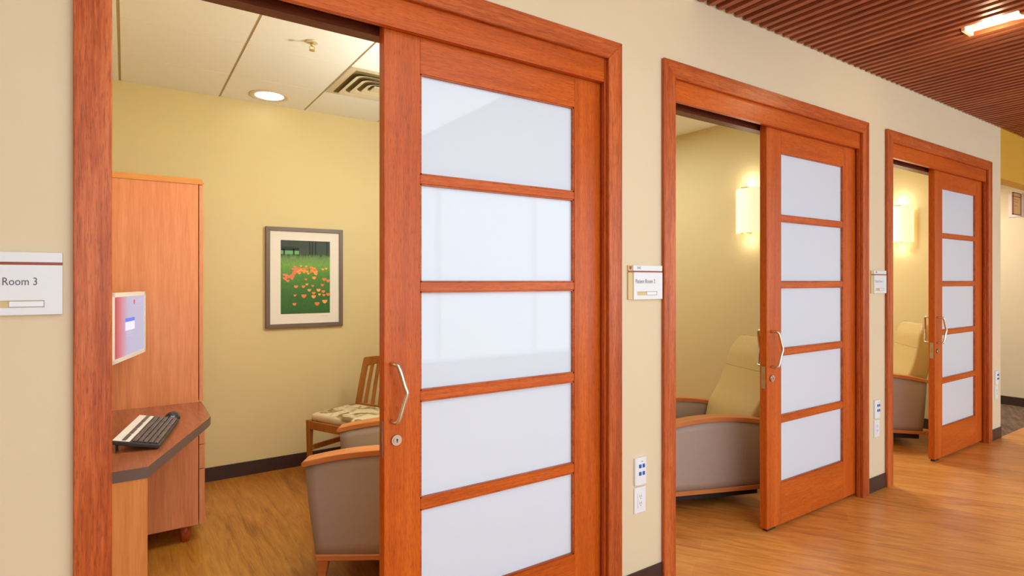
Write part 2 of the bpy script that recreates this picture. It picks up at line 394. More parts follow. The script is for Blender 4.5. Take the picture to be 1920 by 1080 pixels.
# baseboards
def base(name, a, b, m='cove_base'):
    return struct(bobj(name, a, b, m, None, .002, 1))
base('baseboard_left', (-3.0, -.008, 0), (-.111, 0, .1))
base('baseboard_front', (1.840, -.008, 0), (2.115, 0, .1))
base('baseboard_middle', (4.125, -.008, 0), (4.392, 0, .1))
base('baseboard_right', (6.395, -.008, 0), (END, 0, .1))
base('baseboard_back', (-.36, BY - .008, 0), (1.945, BY, .1))
base('baseboard_middle_room', (4.192, T, 0), (4.2, BY, .1))
base('baseboard_far_room', (6.442, T, 0), (6.45, BY, .1))
base('baseboard_near_room', (1.937, T, 0), (1.945, BY, .1))
base('baseboard_alcove', (8.482, .0, 0.001), (8.49, 5, .1))

# door casings, jambs and header fascias
for i, ((a, b), (l, r)) in enumerate(zip(CASE, LEAF)):
    t = sempty('trim_%d' % (i + 1), ((a + b) / 2, 0, 0)); cx = (a + b) / 2
    A, B = a - cx, b - cx; w = .082
    for s, (p, q) in enumerate(((A, A + w), (B - w, B))):
        bm = bmesh.new(); m0 = [(p, 0), (q, 0)]
        # mitred outline in XZ
        pts = [(p, 0), (q, 0), (q, ZI), (p, ZC)] if s == 0 else [(p, 0), (q, 0), (q, ZC), (p, ZI)]
        prism(bm, pts, 'Y', -.02, 0, 0, .0025, 1); obj('casing_side', bm, 'mahogany_Z', t)
    bm = bmesh.new(); prism(bm, [(A, ZC), (A + w, ZI), (B - w, ZI), (B, ZC)], 'Y', -.02, 0, 0, .0025, 1); obj('casing_head', bm, 'mahogany_X', t)
    # jambs: board with a stop
    for s, (p, q) in enumerate(((A + .06, A + w - .004), (B - w + .004, B - .06))):
        bm = bmesh.new(); box(bm, (p, 0, 0), (q, T + .004, ZC - .04))
        if s == 1: box(bm, (q - .032, 0.0, 0), (q - .016, .018, ZI))
        obj('jamb', bm, 'mahogany_Z', t)
    bm = bmesh.new(); box(bm, (A + w - .004, 0.0, ZF), (B - w + .004 - .012, .022, ZI + .02)); obj('fascia', bm, 'door_wood_X', t)
    bm = bmesh.new(); box(bm, (A + w - .004, .088, ZF - .006), (B - w + .004, T + .004, ZC - .04)); obj('header_lining', bm, 'dark_wood', t)
    bm = bmesh.new(); box(bm, (A + w - .004, .030, 2.338), (B - w, .046, 2.35), 0); obj('track', bm, 'track_metal', t)
    bm = bmesh.new(); box(bm, (A + w - .004, .046, 2.335), (B - w, .088, 2.35), 0); box(bm, (A + w - .004, .022, 2.35), (B - w, .088, 2.37), 0); obj('track_housing', bm, 'dark_metal', t)
    bm = bmesh.new(); box(bm, (l - cx + .02, .040, .0), (l - cx + .10, .068, .012)); obj('floor_guide', bm, 'dark_metal', t)

# sliding door leaves
def handle_path(sgn, x, y):
    p = [(x, y, 1.145), (x + .002, y + sgn * .03, 1.145), (x + .010, y + sgn * .042, 1.135), (x + .027, y + sgn * .047, 1.075), (x + .036, y + sgn * .050, 1.044),
         (x + .027, y + sgn * .047, 1.012), (x + .010, y + sgn * .042, .954), (x + .002, y + sgn * .03, .944), (x, y, .944)]
    return smooth_path(p, 5)
ROWS = [(1.818, 2.182), (1.430, 1.785), (1.038, 1.396), (.648, 1.002), (.258, .610)]
for i, (l, r) in enumerate(LEAF):
    d = sempty('door_%d' % (i + 1), (l, .03, 0)); wd = r - l; z0, z1 = .018, 2.333; th = .045
    sl = (.138, .143, .143)[i]; sr = wd - (.162 if i == 0 else .170)
    bobj('stile', (0, 0, z0), (sl, th, z1), 'door_wood_Z', d, .002, 1)
    bobj('stile', (sr, 0, z0), (wd, th, z1), 'door_wood_Z', d, .002, 1)
    bobj('rail', (sl, 0.0005, ROWS[0][1]), (sr, th, z1), 'door_wood_X', d)
    bobj('rail', (sl, 0.0005, z0), (sr, th, ROWS[4][0]), 'door_wood_X', d)
    for k in range(4): bobj('muntin', (sl, .002, ROWS[k + 1][1]), (sr, th - .002, ROWS[k][0]), 'door_wood_X', d, .002, 1)
    for (a, b) in ROWS:
        g = bobj('glass_pane', (sl, .016, a), (sr, .026, b), 'frosted', d)
        # glazing bead
        bm = bmesh.new()
        for (p, q) in (((sl, .004, a), (sl + .006, .016, b)), ((sr - .006, .004, a), (sr, .016, b)), ((sl, .004, a), (sr, .016, a + .005)), ((sl, .004, b - .005), (sr, .016, b))): box(bm, p, q)
        obj('glazing_bead', bm, 'mahogany_X', g)
    for sgn, y in ((-1, 0), (1, th)):
        bm = bmesh.new(); tube(bm, handle_path(sgn, .028 if i == 0 else .040, y), .0075); obj('pull_handle', bm, 'steel', d)
        bm = bmesh.new()
        cyl(bm, (.044, y, .877), (.044, y + sgn * .009, .877), .0185, n=32); cyl(bm, (.044, y + sgn * .009, .877), (.044, y + sgn * .012, .877), .0125, n=32)
        lk = obj('lock', bm, 'steel_dull', d)
        bm = bmesh.new(); cyl(bm, (.044, y + sgn * .0122, .880), (.044, y + sgn * .0130, .880), .003, n=12); box(bm, (.0425, y + sgn * .0122, .870), (.0455, y + sgn * .0130, .88)); obj('keyhole', bm, 'rubber', lk)
    bm = bmesh.new(); box(bm, (-.0015, .010, .82), (.001, .035, .945)); pl = obj('latch_plate', bm, 'steel_dull', d)
    bm = bmesh.new(); box(bm, (-.0022, .016, .865), (-.0012, .029, .905)); obj('latch_slot', bm, 'brass', pl)

# ------------------------------------------------------------------ signs and outlets on the corridor wall
def sign(x, w, text, num, label, faint, size_w):
    t = thing('room_sign', label, 'sign', (x, 0, 1.43), 0)
    h0, h1 = -.080, .076
    bobj('backing', (0, -.008, h0), (w, 0, h1), 'sign_gold', t, .001, 1)
    bobj('number_strip', (.026, -.013, .051), (w, -.008, h1), 'white_panel', t, .001, 1)
    bobj('red_line', (0, -.0105, .044), (w, -.0075, .051), 'sign_red', t)
    bm = bmesh.new(); P = .030
    # panel with a slot cut through it
    sx0, sx1, s0, s1 = .052, w - .036, -.062, -.044
    for a, b in (((P, s1), (w, .044)), ((P, h0), (w, s0)), ((P, s0), (sx0, s1)), ((sx1, s0), (w, s1))): box(bm, (a[0], -.013, a[1]), (b[0], -.008, b[1]))
    obj('panel', bm, 'white_panel', t)
    bm = bmesh.new(); box(bm, ((sx0 + sx1) / 2, -.0115, s0 + .002), (sx1 - .001, -.0082, s1 - .002), 0, .0015, 2); obj('slider', bm, 'white_plastic', t)
    bm = bmesh.new(); merge(bm, text_bm(text, size_w, .0195, (w - .050 - size_w, -.013, -.006)), 0); obj('room_lettering', bm, 'sign_text_faint' if faint else 'sign_text', t)
    if num:
        bm = bmesh.new(); merge(bm, text_bm(num, .022, .014, (.052, -.013, .058)), 0); obj('number_lettering', bm, 'sign_text', t)
        bm = bmesh.new(); prism(bm, [(.007, .072), (.019, .072), (.019, .062), (.013, .055), (.007, .062)], 'Y', -.0095, -.008); obj('shield_emblem', bm, 'sign_red', t)
    return t
sign(-.358, .225, 'Patient Room 3', None, 'white wall sign reading Room 3 at the left edge of the photo', False, .131)
sign(1.888, .220, 'Patient Room 2', '141', 'white wall sign reading Patient Room 2 between the nearest and middle doorways', False, .128)
sign(4.178, .208, 'Patient Room 1', None, 'white wall sign between the middle and farthest doorways', True, .112)
S3 = [o for o in bpy.data.objects if o.name.startswith('room_sign')][-1]
bm = bmesh.new(); cyl(bm, (.058, -.013, .064), (.058, -.0145, .064), .0065, n=20); obj('round_mark', bm, 'slot_dark', S3)

PLW = {'top': [], 'bot': []}
wherew = ['between the nearest and the middle doorway', 'between the middle and the farthest doorway', 'right of the farthest doorway']
t0 = thing('control_plate', 'white wall plate with four blue buttons ' + wherew[0], 'wall plate', (1.930, 0, .498), 0, 'blue button wall plates')
bm = bmesh.new(); prism(bm, [(0, 0), (0, -.010), (.012, -.014), (.037, -.016), (.062, -.014), (.074, -.010), (.074, 0)], 'Z', 0, .125, 0, .002, 2); obj('plate', bm, 'white_plastic', t0)
for zz in (.045, .079):
    for xx in (.020, .042): bobj('button', (xx, -.0185, zz), (xx + .014, -.012, zz + .017), 'blue_plastic', t0, .002, 2)
bm = bmesh.new(); box(bm, (.034, -.0165, .107), (.044, -.0158, .110)); obj('indicator', bm, 'slot_dark', t0)
t1 = thing('socket_plate', 'white power socket plate ' + wherew[0], 'socket', (1.930, 0, .367), 0, 'power socket plates')
bobj('plate', (0, -.006, 0), (.073, 0, .118), 'white_plastic', t1, .0025, 2)
fc = bobj('receptacle', (.019, -.009, .024), (.054, -.005, .094), 'white_plastic', t1, .002, 2)
bm = bmesh.new()
for zz in (.042, .074):
    box(bm, (.030, -.0096, zz), (.0325, -.0088, zz + .009)); box(bm, (.0405, -.0096, zz), (.043, -.0088, zz + .009)); cyl(bm, (.0365, -.0088, zz - .006), (.0365, -.0096, zz - .006), .0025, n=10)
obj('slots', bm, 'slot_dark', fc)
for k, X in ((1, 4.228), (2, 6.512)):
    dup(t0, (X, 0, .498), 0, 'white wall plate with four blue buttons ' + wherew[k])
    dup(t1, (X, 0, .367), 0, 'white power socket plate ' + wherew[k])

# ------------------------------------------------------------------ desk unit of the nearest room
dk = thing('desk', 'built-in desk with slanted brown worktop and orange wood end panel inside the nearest room', 'desk', (-.15, .56, 0))
ox, oy = -.15, .56
bm = bmesh.new()
pts = [(-.355 - ox, 0), (.067 - ox, 0), (.333 - ox, 1.247 - oy), (.348 - ox, 1.30 - oy), (.348 - ox, 1.712 - oy), (-.355 - ox, 1.712 - oy)]
prism(bm, pts, 'Z', .73, .77, 1)
o = obj('worktop', bm, ['worktop', 'edge_band'], dk)
for p in o.data.polygons:
    if p.normal.z > .5: p.material_index = 0
bobj('end_panel', (-.355 - ox, .006, .0), (.066 - ox, .030, .73), 'desk_panel', dk, .001, 1)
bobj('modesty_panel', (-.355 - ox, .03, .3), (-.335 - ox, 1.712 - oy, .73), 'desk_laminate', dk)

cb = thing('tall_cabinet', 'tall orange wood cabinet with stacked doors and drawers at the end of the desk', 'cabinet', (0, 2.1, 0))
Y0, Y1 = 1.715 - 2.1, 2.60 - 2.1
bobj('body', (-.355, Y0, .095), (.333, Y1, 1.965), 'desk_laminate', cb, .001, 1)
bm = bmesh.new(); prism(bm, [(-.355, 1.965), (.352, 1.965), (.360, 1.971), (.350, 1.990), (.343, 1.996), (-.355, 1.996)], 'Y', Y0 - .004, Y1, 0); obj('top_board', bm, 'desk_edge_wood', cb)
for (a, b) in ((Y0, (Y0 + Y1) / 2 - .002), ((Y0 + Y1) / 2 + .002, Y1)):
    dd = bobj('door', (.337, a, .775), (.357, b, 1.962), 'desk_laminate', cb, .001, 1)
    bm = bmesh.new(); yh = b - .04 if a == Y0 else a + .04
    tube(bm, smooth_path([(.357, yh, 1.25), (.378, yh, 1.26), (.38, yh, 1.32), (.378, yh, 1.38), (.357, yh, 1.39)], 4), .004, 8); obj('door_pull', bm, 'steel', dd)
for (a, b) in ((.097, .398), (.402, .531), (.535, .726)):
    dr = bobj('drawer', (.337, Y0, a), (.365, Y1, b), 'desk_laminate', cb, .001, 1)
    bm = bmesh.new(); box(bm, (.362, Y0 + .02, b - .004), (.372, Y0 + .2, b - .001), 0, .001, 1); obj('drawer_pull', bm, 'arm_wood', dr)
for fx in (-.30, .275):
    for fy in (Y0 + .055, Y1 - .055):
        bm = bmesh.new(); cyl(bm, (fx, fy, 0), (fx, fy, .095), .021, .030, 24); obj('foot', bm, 'chair_wood' if 0 else 'mahogany_Z', cb)

# monitor: local x runs along the screen from its near edge, local -y... outwards
mo = thing('monitor', 'flat computer monitor with a red and lavender display above the desk', 'monitor', (-.048, 1.128, 0), R(74.9))
w, h0, h1 = .507, 1.073, 1.381
bobj('casing', (0, 0.004, h0), (w, .035, h1), 'bezel', mo, .003, 2)
bobj('rear_cover', (.012, .036, h0 + .012), (w - .012, .06, h1 - .012), 'bezel_black', mo, .004, 2)
bobj('side_strip', (-.004, .012, h0 - .004), (.0, .05, h1 + .002), 'bezel_black', mo)
bm = bmesh.new(); bz = .018
for a, b in (((0, h0), (w, h0 + bz)), ((0, h1 - bz), (w, h1)), ((0, h0), (bz * 1.8, h1)), ((w - bz, h0), (w, h1))): box(bm, (a[0], -.002, a[1]), (b[0], .004, b[1]))
obj('bezel', bm, 'bezel', mo)
sc = bobj('screen', (bz, .001, h0 + bz), (w - bz, .0035, h1 - bz), 'screen', mo)
bm = bmesh.new(); box(bm, (.19, .0002, 1.245), (.33, .001, 1.262)); obj('dialog_bar', bm, 'screen_blue', sc)
bm = bmesh.new(); box(bm, (.19, .0004, 1.205), (.33, .001, 1.245)); obj('dialog_window', bm, 'screen_pale', sc)
bm = bmesh.new(); prism(bm, [(.315, 1.345), (.335, 1.345), (.335, 1.330), (.325, 1.322), (.315, 1.330)], 'Y', .0002, .001); obj('emblem', bm, 'screen_red', sc)
for z, a, b in ((1.343, .345, .46), (1.333, .345, .43), (1.312, .30, .47), (1.19, .2, .31), (1.178, .2, .29)):
    bobj('text_line', (a, .0004, z), (b, .001, z + .002), 'screen_line', sc)
bm = bmesh.new(); tube(bm, [(w / 2, .06, 1.22), (w / 2, .12, 1.22), (w / 2 - .08, .20, 1.22), (w / 2 - .1, .325, 1.22)], .018); obj('wall_arm', bm, 'bezel_black', mo)

# keyboard
kb = thing('keyboard', 'black and silver computer keyboard lying on the brown worktop', 'keyboard', (.110, .788, .7705), R(77.6))
# local x = along the length, local y = towards its raised back edge
tilt = Matrix.Rotation(R(11), 4, 'X')
bm = bmesh.new(); t = bmesh.new(); box(t, (0, 0, .002), (.455, .165, .018), 0, .004, 2); merge(bm, t, 0, tilt); obj('base', bm, 'key_black', kb)
bm = bmesh.new(); t = bmesh.new(); box(t, (.003, .105, .018), (.452, .163, .0205), 0, .001, 1); merge(bm, t, 0, tilt); obj('top_strip', bm, 'bezel', kb)
bm = bmesh.new(); t = bmesh.new()
for rrow in range(6):
    y = .009 + rrow * .0185 + (.017 if rrow == 5 else 0); x = .010
    while x < .435:
        if .300 < x < .306 or .352 < x < .358: x += .008; continue
        kw = .0165 if not (rrow == 0 and .09 < x < .16) else .09
        if rrow == 5: kw = .0185
        if rrow == 5 and (.1 < x < .115 or .2 < x < .215 or .3 < x < .315): x += .012
        box(t, (x, y, .018), (x + kw - .0034, y + .0148, .0250), 0, .0024, 1); x += kw
merge(bm, t, 0, tilt); mat('key_top', (92, 84, 86), .22); obj('keys', bm, 'key_top', kb)
for xx in (.03, .42):
    bm = bmesh.new(); t = bmesh.new(); box(bm, (xx, .145, 0), (xx + .012, .152, .034)); t.free(); obj('tilt_foot', bm, 'rubber', kb)
# mouse
ms = thing('mouse', 'black computer mouse with a red light beside the far end of the keyboard', 'mouse', (.188, 1.325, .7705), R(70))
bm = bmesh.new(); bmesh.ops.create_uvsphere(bm, u_segments=28, v_segments=18, radius=1)
for v in bm.verts:
    z = v.co.z; v.co = Vector((v.co.x * .058 , v.co.y * .032 * (1 - .12 * v.co.x), max(z, -.15) * .034 * (1 - .12 * v.co.x) + .0052))
obj('shell', bm, 'mouse_black', ms, True)
bm = bmesh.new(); cyl(bm, (-.036, -.004, .033), (-.036, .004, .033), .008, n=16); obj('scroll_wheel', bm, 'key_black', ms)
bm = bmesh.new(); box(bm, (-.058, -.006, .005), (-.054, .006, .012), 0, .001, 1); obj('red_light', bm, 'red_dot', ms)

# ------------------------------------------------------------------ framed picture
pc = thing('framed_picture', 'framed print of orange poppies in a green meadow on the yellow wall', 'picture', (.872, BY, 1.077))
w, h = .580, .768; fw = .030
bm = bmesh.new()
for pts in ([(0, 0), (w, 0), (w - fw, fw), (fw, fw)], [(0, h), (w, h), (w - fw, h - fw), (fw, h - fw)], [(0, 0), (fw, fw), (fw, h - fw), (0, h)], [(w, 0), (w - fw, fw), (w - fw, h - fw), (w, h)]):
    prism(bm, pts, 'Y', -.032, 0, 0, .0015, 1)
obj('frame', bm, 'frame_taupe', pc)
bobj('mat_board', (fw, -.020, fw), (w - fw, -.004, h - fw), 'mat_board', pc)
px0, px1, pz0, pz1 = w * .185, w * .825, h * .137, h * .872
bm = bmesh.new(); box(bm, (px0, -.0212, pz0), (px1, -.0195, pz1), 0)
rnd = random.Random(5)
def pp(u, v): return px0 + (px1 - px0) * u, pz0 + (pz1 - pz0) * (1 - v)
for (u0, v0, u1, v1) in ((0, .09, .36, .135), (.05, .12, .08, .2), (.24, .12, .27, .2)):
    a = pp(u0, v0); b = pp(u1, v1); box(bm, (a[0], -.0218, a[1]), (b[0], -.0212, b[1]), 4)
for u in (.57, .62, .69, .93): a = pp(u, .0); b = pp(u + .018, .19); box(bm, (a[0], -.0219, a[1]), (b[0], -.0212, b[1]), 5)
a = pp(.0, .14); b = pp(.36, .19); box(bm, (a[0], -.0216, a[1]), (b[0], -.0212, b[1]), 6)
fl = [(.30, .63, .048, 1), (.45, .63, .045, 0), (.57, .68, .045, 2), (.66, .72, .045, 0), (.76, .68, .05, 2), (.86, .70, .045, 0), (.27, .87, .045, 1), (.28, .75, .035, 1), (.46, .76, .06, 0),
      (.66, .77, .055, 2), (.73, .87, .06, 0), (.89, .84, .062, 2), (.96, .74, .05, 0), (.84, .61, .04, 0), (.64, .62, .035, 0), (.52, .60, .035, 2), (.88, .53, .05, 0), (.67, .51, .05, 2),
      (.96, .55, .05, 1), (.50, .53, .035, 0), (.87, .75, .04, 0), (.78, .74, .035, 2), (.92, .38, .035, 2), (.85, .39, .035, 2), (.28, .36, .04, 1), (.23, .39, .03, 1)]
for k in range(70):
    u = rnd.random() * .66 + .05; v = .49 - .09 * math.sin(u * 3.2) + rnd.gauss(0, .022) + (.04 if u < .25 else 0); fl.append((u, v, .028 + rnd.random() * .016, 1 if u < .32 else rnd.choice((0, 2))))
for j, (u, v, s, c) in enumerate(fl):
    s *= .92
    x, z = pp(min(max(u, .04), .96), v); s *= (px1 - px0); y = -.0216 - .000008 * j
    vs = [bm.verts.new((x + s * a, y, z + s * b)) for a, b in ((-1, .5), (-.5, .62), (0, .56), (.5, .64), (1, .48), (.72, -.25), (.2, -.72), (-.35, -.66), (-.78, -.2))]
    f = bm.faces.new(vs); f.material_index = c + 1
pr = obj('print', bm, ['meadow_print', 'poppy', 'poppy_pink', 'poppy_light', 'pavilion', 'trunk_dark', 'far_lawn'], pc)
bm = bmesh.new()
for k in range(5): a = w * (.70 + k * .022); box(bm, (a, -.0206, h * .105), (a + .006, -.0199, h * .105 + .002 + .003 * (k % 2)))
obj('signature', bm, 'ink', pc)

# ------------------------------------------------------------------ ceiling fittings of the nearest room
dl = thing('downlight', 'round recessed ceiling light with cool white glow in the nearest room', 'ceiling light', (.86, 2.53, RZ))
bm = bmesh.new(); prof = [(.138, -.001), (.132, -.006), (.115, -.007), (.100, -.002), (.094, .000)]
n = 48; rg = [[bm.verts.new((r * math.cos(2 * math.pi * j / n), r * math.sin(2 * math.pi * j / n), z)) for j in range(n)] for r, z in prof]
for a, b in zip(rg, rg[1:]):
    for j in range(n): f = bm.faces.new((a[j], a[(j + 1) % n], b[(j + 1) % n], b[j])); f.smooth = True
obj('trim_ring', bm, 'lamp_trim', dl)
bm = bmesh.new(); cyl(bm, (0, 0, -.0015), (0, 0, .0), .096, n=48); obj('lens', bm, 'lamp_glow', dl)
sp = thing('sprinkler', 'small brass fire sprinkler head on the tiled ceiling', 'sprinkler', (.861, 1.40, RZ))
bm = bmesh.new(); cyl(bm, (0, 0, 0), (0, 0, -.008), .036, .030, 32); obj('escutcheon', bm, 'vent_metal', sp)
bm = bmesh.new(); cyl(bm, (0, 0, -.008), (0, 0, -.025), .009); tube(bm, smooth_path([(-.008, 0, -.025), (-.014, 0, -.035), (-.004, 0, -.048)], 4), .002, 8); tube(bm, smooth_path([(.008, 0, -.025), (.014, 0, -.035), (.004, 0, -.048)], 4), .002, 8); obj('frame', bm, 'brass', sp)
bm = bmesh.new(); cyl(bm, (0, 0, -.048), (0, 0, -.050), .016, n=20); obj('deflector', bm, 'brass', sp)

vt = thing('air_diffuser', 'square ceiling air diffuser with curved louvres partly hidden by the nearest sliding door', 'air vent', (1.452, 1.926, RZ))
bm = bmesh.new(); H = .286
def ring(bm, h0, z0, h1, z1, mi=0, r=.05):
    n = 6
    def loop(h, z):
        rr = min(r, h * .5); L = []
        for qx, qy, a0 in ((1, 1, 0), (-1, 1, 90), (-1, -1, 180), (1, -1, 270)):
            for j in range(n + 1):
                a = R(a0 + 90 * j / n); L.append(bm.verts.new((qx * (h - rr) + rr * math.cos(a), qy * (h - rr) + rr * math.sin(a), z)))
        return L
    A = loop(h0, z0); B = loop(h1, z1)
    for j in range(len(A)): f = bm.faces.new((A[j], A[(j + 1) % len(A)], B[(j + 1) % len(A)], B[j])); f.material_index = mi; f.smooth = True
ring(bm, H, -.002, .245, -.004, 0, .006)
obj('outer_frame', bm, 'vent_metal', vt)
for a in (.225, .165, .105):
    bm = bmesh.new(); ring(bm, a, -.022, a - .030, -.014); ring(bm, a - .030, -.014, a - .038, -.004); obj('louvre', bm, 'vent_metal', vt)
bm = bmesh.new(); box(bm, (-.055, -.055, -.020), (.055, .055, -.012), 0, .003, 1); obj('centre_plate', bm, 'vent_metal', vt)
bobj('duct_shade', (-.245, -.245, -.0035), (.245, .245, -.0005), 'vent_shade', vt)  # flat plate, coloured as the shaded duct opening behind the louvres

# halide lamp in the slatted ceiling
hl = thing('ceiling_lamp', 'glowing rectangular lamp set in a gap of the wooden slat ceiling', 'ceiling light', ((LX0 + LX1) / 2, (LY0 + LY1) / 2, 2.84))
hx, hy = (LX1 - LX0) / 2 - .004, (LY1 - LY0) / 2 - .004
bm = bmesh.new()
for a, b in (((-hx, -hy), (-hx + .004, hy)), ((hx - .004, -hy), (hx, hy)), ((-hx, -hy), (hx, -hy + .004)), ((-hx, hy - .004), (hx, hy))): box(bm, (a[0], a[1], .01), (b[0], b[1], .095))
obj('housing', bm, 'lamp_trim', hl)
bm = bmesh.new(); prism(bm, [(-hy + .006, .0), (-hy + .006, .06), (hy - .08, .075), (hy - .05, .03)], 'X', -hx + .02, hx - .008); obj('lamp', bm, 'halide_glow', hl)
bobj('end_cap', (-hx, hy - .024, -.012), (hx, hy - .004, .03), 'lamp_trim', hl, .002, 1)
pl = bpy.data.lights.new('lamp_light', 'POINT'); pl.energy = 3; pl.color = (1, .8, .5); pl.shadow_soft_size = .04
po = bpy.data.objects.new('lamp_light', pl); COL.objects.link(po); po.location = ((LX0 + LX1) / 2, (LY0 + LY1) / 2, 2.80)

# wall sconces (local +y points out of the wall)
def sconce(loc, rz, label, up=1.0, down=.7):
    t = thing('wall_sconce', label, 'wall lamp', loc, rz, 'curved glass wall sconces')
    bm = bmesh.new(); n = 14; out = []; inn = []
    for k in range(n + 1):
        a = -1 + 2 * k / n; out.append((a * .12, .035 + .065 * (1 - a * a)))
    ppp = out + [(x * .97, y - .006) for x, y in out[::-1]]
    prism(bm, ppp, 'Z', -.18, .18, 0, 0); obj('glass_shade', bm, 'shade_glow', t)
    bobj('back_plate', (-.06, 0, -.10), (.06, .012, .10), 'steel_dull', t, .002, 1)
    for s in (-1, 1):
        bm = bmesh.new(); box(bm, (-.028, .060, s * .182 - .004), (.028, .108, s * .182 + .004), 0, .003, 2); box(bm, (-.01, .01, s * .182 - .003), (.01, .07, s * .182 + .003)); obj('clip', bm, 'brass', t)
    for zz, e in ((.23, up), (-.23, down)):
        l = bpy.data.lights.new('sconce_light', 'POINT'); l.energy = e; l.color = ((.84, .97, 1) if up > 5 else (1, .92, .78)); l.shadow_soft_size = .05
        o = bpy.data.objects.new('sconce_light', l); COL.objects.link(o)
        c = Matrix.Rotation(rz, 3, 'Z') @ Vector((0, .07, zz)); o.location = Vector(loc) + c
    return t
sconce((4.2, .90, 2.0), R(90), 'glowing curved glass wall sconce seen through the middle doorway')
sconce((6.45, .72, 2.0), R(90), 'glowing curved glass wall sconce seen through the farthest doorway')
sconce((1.945, .95, 2.0), R(90), 'curved glass wall sconce added on the right wall of the nearest room, unseen behind the sliding door', 46, 6)  # unseen sconce assumed like the others, its strong uplight added for the ceiling

# ------------------------------------------------------------------ recliners
def arc_z(s, dz=0): return .580 + dz + .052 * (1 - ((s - .42) / .42) ** 2)
def make_recliner(label, loc, rz, lean, group, plinth=False, dz=0, bs=.675, hgt=.64):
    """local x: from the front to the back, local y: from the near side to the far side"""
    t = thing('recliner', label, 'armchair', loc, rz, group)
    Wd = .70; N = 16
    for side in (0, 1):
        y0 = 0 if side == 0 else Wd - .085; y1 = y0 + .085
        yo, yi = (y0, y1) if side == 0 else (y1, y0)
        sg = -1 if side == 0 else 1
        # upholstered side panel, bowed outwards a little
        bm = bmesh.new(); rows = []
        K = 9
        for i in range(N + 1):
            f = i / N; row = []
            for j in range(K + 1):
                g = j / K; st = .046 * (1 - g) ** 1.3 + .003; en = .80 - .03 * (1 - g)
                s = st + (en - st) * f; z = .145 + (arc_z(s, dz) - .028 - .145) * g
                row.append((s, z, .010 * math.sin(math.pi * f) + .006 * math.sin(math.pi * g)))
            rows.append(row)
        Vo = [[bm.verts.new((s, yo + sg * (b - .012), z)) for s, z, b in r] for r in rows]; Vi = [[bm.verts.new((s, yi, z)) for s, z, b in r] for r in rows]
        for i in range(N):
            for j in range(K):
                for V in (Vo, Vi): f = bm.faces.new((V[i][j], V[i + 1][j], V[i + 1][j + 1], V[i][j + 1])); f.smooth = True
        for i in range(N):
            for j in (0, K): bm.faces.new((Vo[i][j], Vo[i + 1][j], Vi[i + 1][j], Vi[i][j]))
        for j in range(K):
            for i in (0, N): bm.faces.new((Vo[i][j], Vo[i][j + 1], Vi[i][j + 1], Vi[i][j]))
        obj('side_panel', bm, 'taupe_vinyl', t)
        # wooden arm cap following the arc with a rounded nose
        bm = bmesh.new(); up = []; dn = []
        for i in range(N + 1):
            s = -.004 + .822 * i / N; z = arc_z(max(s, 0), dz); up.append((s, z)); dn.append((s, z - .028))
        nose = [(-.013, up[0][1] - .008), (-.015, up[0][1] - .016), (-.011, up[0][1] - .026)]
        prism(bm, up + dn[::-1] + nose[::-1], 'Y', y0 - .006, y1 + .006, 0, .004, 2)
        obj('arm_cap', bm, 'arm_wood', t)
        bm = bmesh.new(); prism(bm, [(.055, .118), (.785, .118), (.785, .145), (.05, .145)], 'Y', y0 - .003, y1 + .002, 0, .003, 1); obj('base_rail', bm, 'arm_wood', t)
        for s0 in (() if plinth else (.055, .72)):
            bm = bmesh.new(); c = (s0 + .026, (y0 + y1) / 2); top = .027; bot = .016; dx = -.012 if s0 < .3 else .012
            tt = bmesh.new(); bmesh.ops.create_cube(tt, size=1)
            for v in tt.verts:
                k = top if v.co.z > 0 else bot; v.co = Vector((c[0] + v.co.x * 2 * k + (0 if v.co.z > 0 else dx), c[1] + v.co.y * 2 * k * .8, .119 if v.co.z > 0 else 0))
            bmesh.ops.bevel(tt, geom=list(tt.edges), offset=.003, segments=1, affect='EDGES'); merge(bm, tt, 0); obj('leg', bm, 'arm_wood', t)
    if plinth:
        bobj('plinth', (.09, .06, .065), (.76, Wd - .06, .15), 'rubber', t, .004, 1)
        for cx_ in (.30, .58):
            for cy_ in (.25, Wd - .25):
                bm = bmesh.new(); cyl(bm, (cx_, cy_ - .012, .033), (cx_, cy_ + .012, .033), .033, n=20); box(bm, (cx_ - .012, cy_ - .006, .04), (cx_ + .012, cy_ + .006, .066)); obj('caster', bm, 'rubber', t)
    bobj('seat_base', (.10, .086, .15), (.72, Wd - .086, .34), 'taupe_vinyl', t, .01, 2)
    # plump seat cushion
    bm = bmesh.new(); box(bm, (.045, .090, .315 + dz * .9), (.70, Wd - .090, .465 + dz * .9), 0, .035, 4)
    for v in bm.verts:
        if v.co.z > .42 + dz * .9: v.co.z += .022 * max(0, 1 - ((v.co.x - .36) / .4) ** 2)
    obj('seat_cushion', bm, 'tan_vinyl', t, True)
    # high back: profile leaning backwards, rounded shoulders, stitched headrest seam
    bm = bmesh.new(); M = Matrix.Translation((bs, 0, .44)) @ Matrix.Rotation(R(lean), 4, 'Y')
    tt = bmesh.new(); ya, yb = .092, Wd - .092; rc = .085; O = []
    O += [(ya, 0), (ya, hgt - rc * 1.3)]
    for k in range(1, 8): a = R(90 * k / 8); O.append((ya + rc * .9 * (1 - math.cos(a)), hgt - rc * 1.3 + rc * 1.3 * math.sin(a)))
    O2 = [(ya + yb - y, z) for y, z in O[::-1]]
    prism(tt, O + O2, 'X', 0, .135, 0, .022, 3)
    for k in range(1, 16): bmesh.ops.bisect_plane(tt, geom=tt.verts[:] + tt.edges[:] + tt.faces[:], plane_co=(0, 0, .035 * k), plane_no=(0, 0, 1))
    for v in tt.verts:
        z = v.co.z
        if v.co.x < .06: v.co.x -= .022 * math.exp(-((z - .12) / .10) ** 2) + .012 * math.exp(-((z - .52) / .07) ** 2)
    merge(bm, tt, 0, M); bk = obj('backrest', bm, 'tan_vinyl', t)
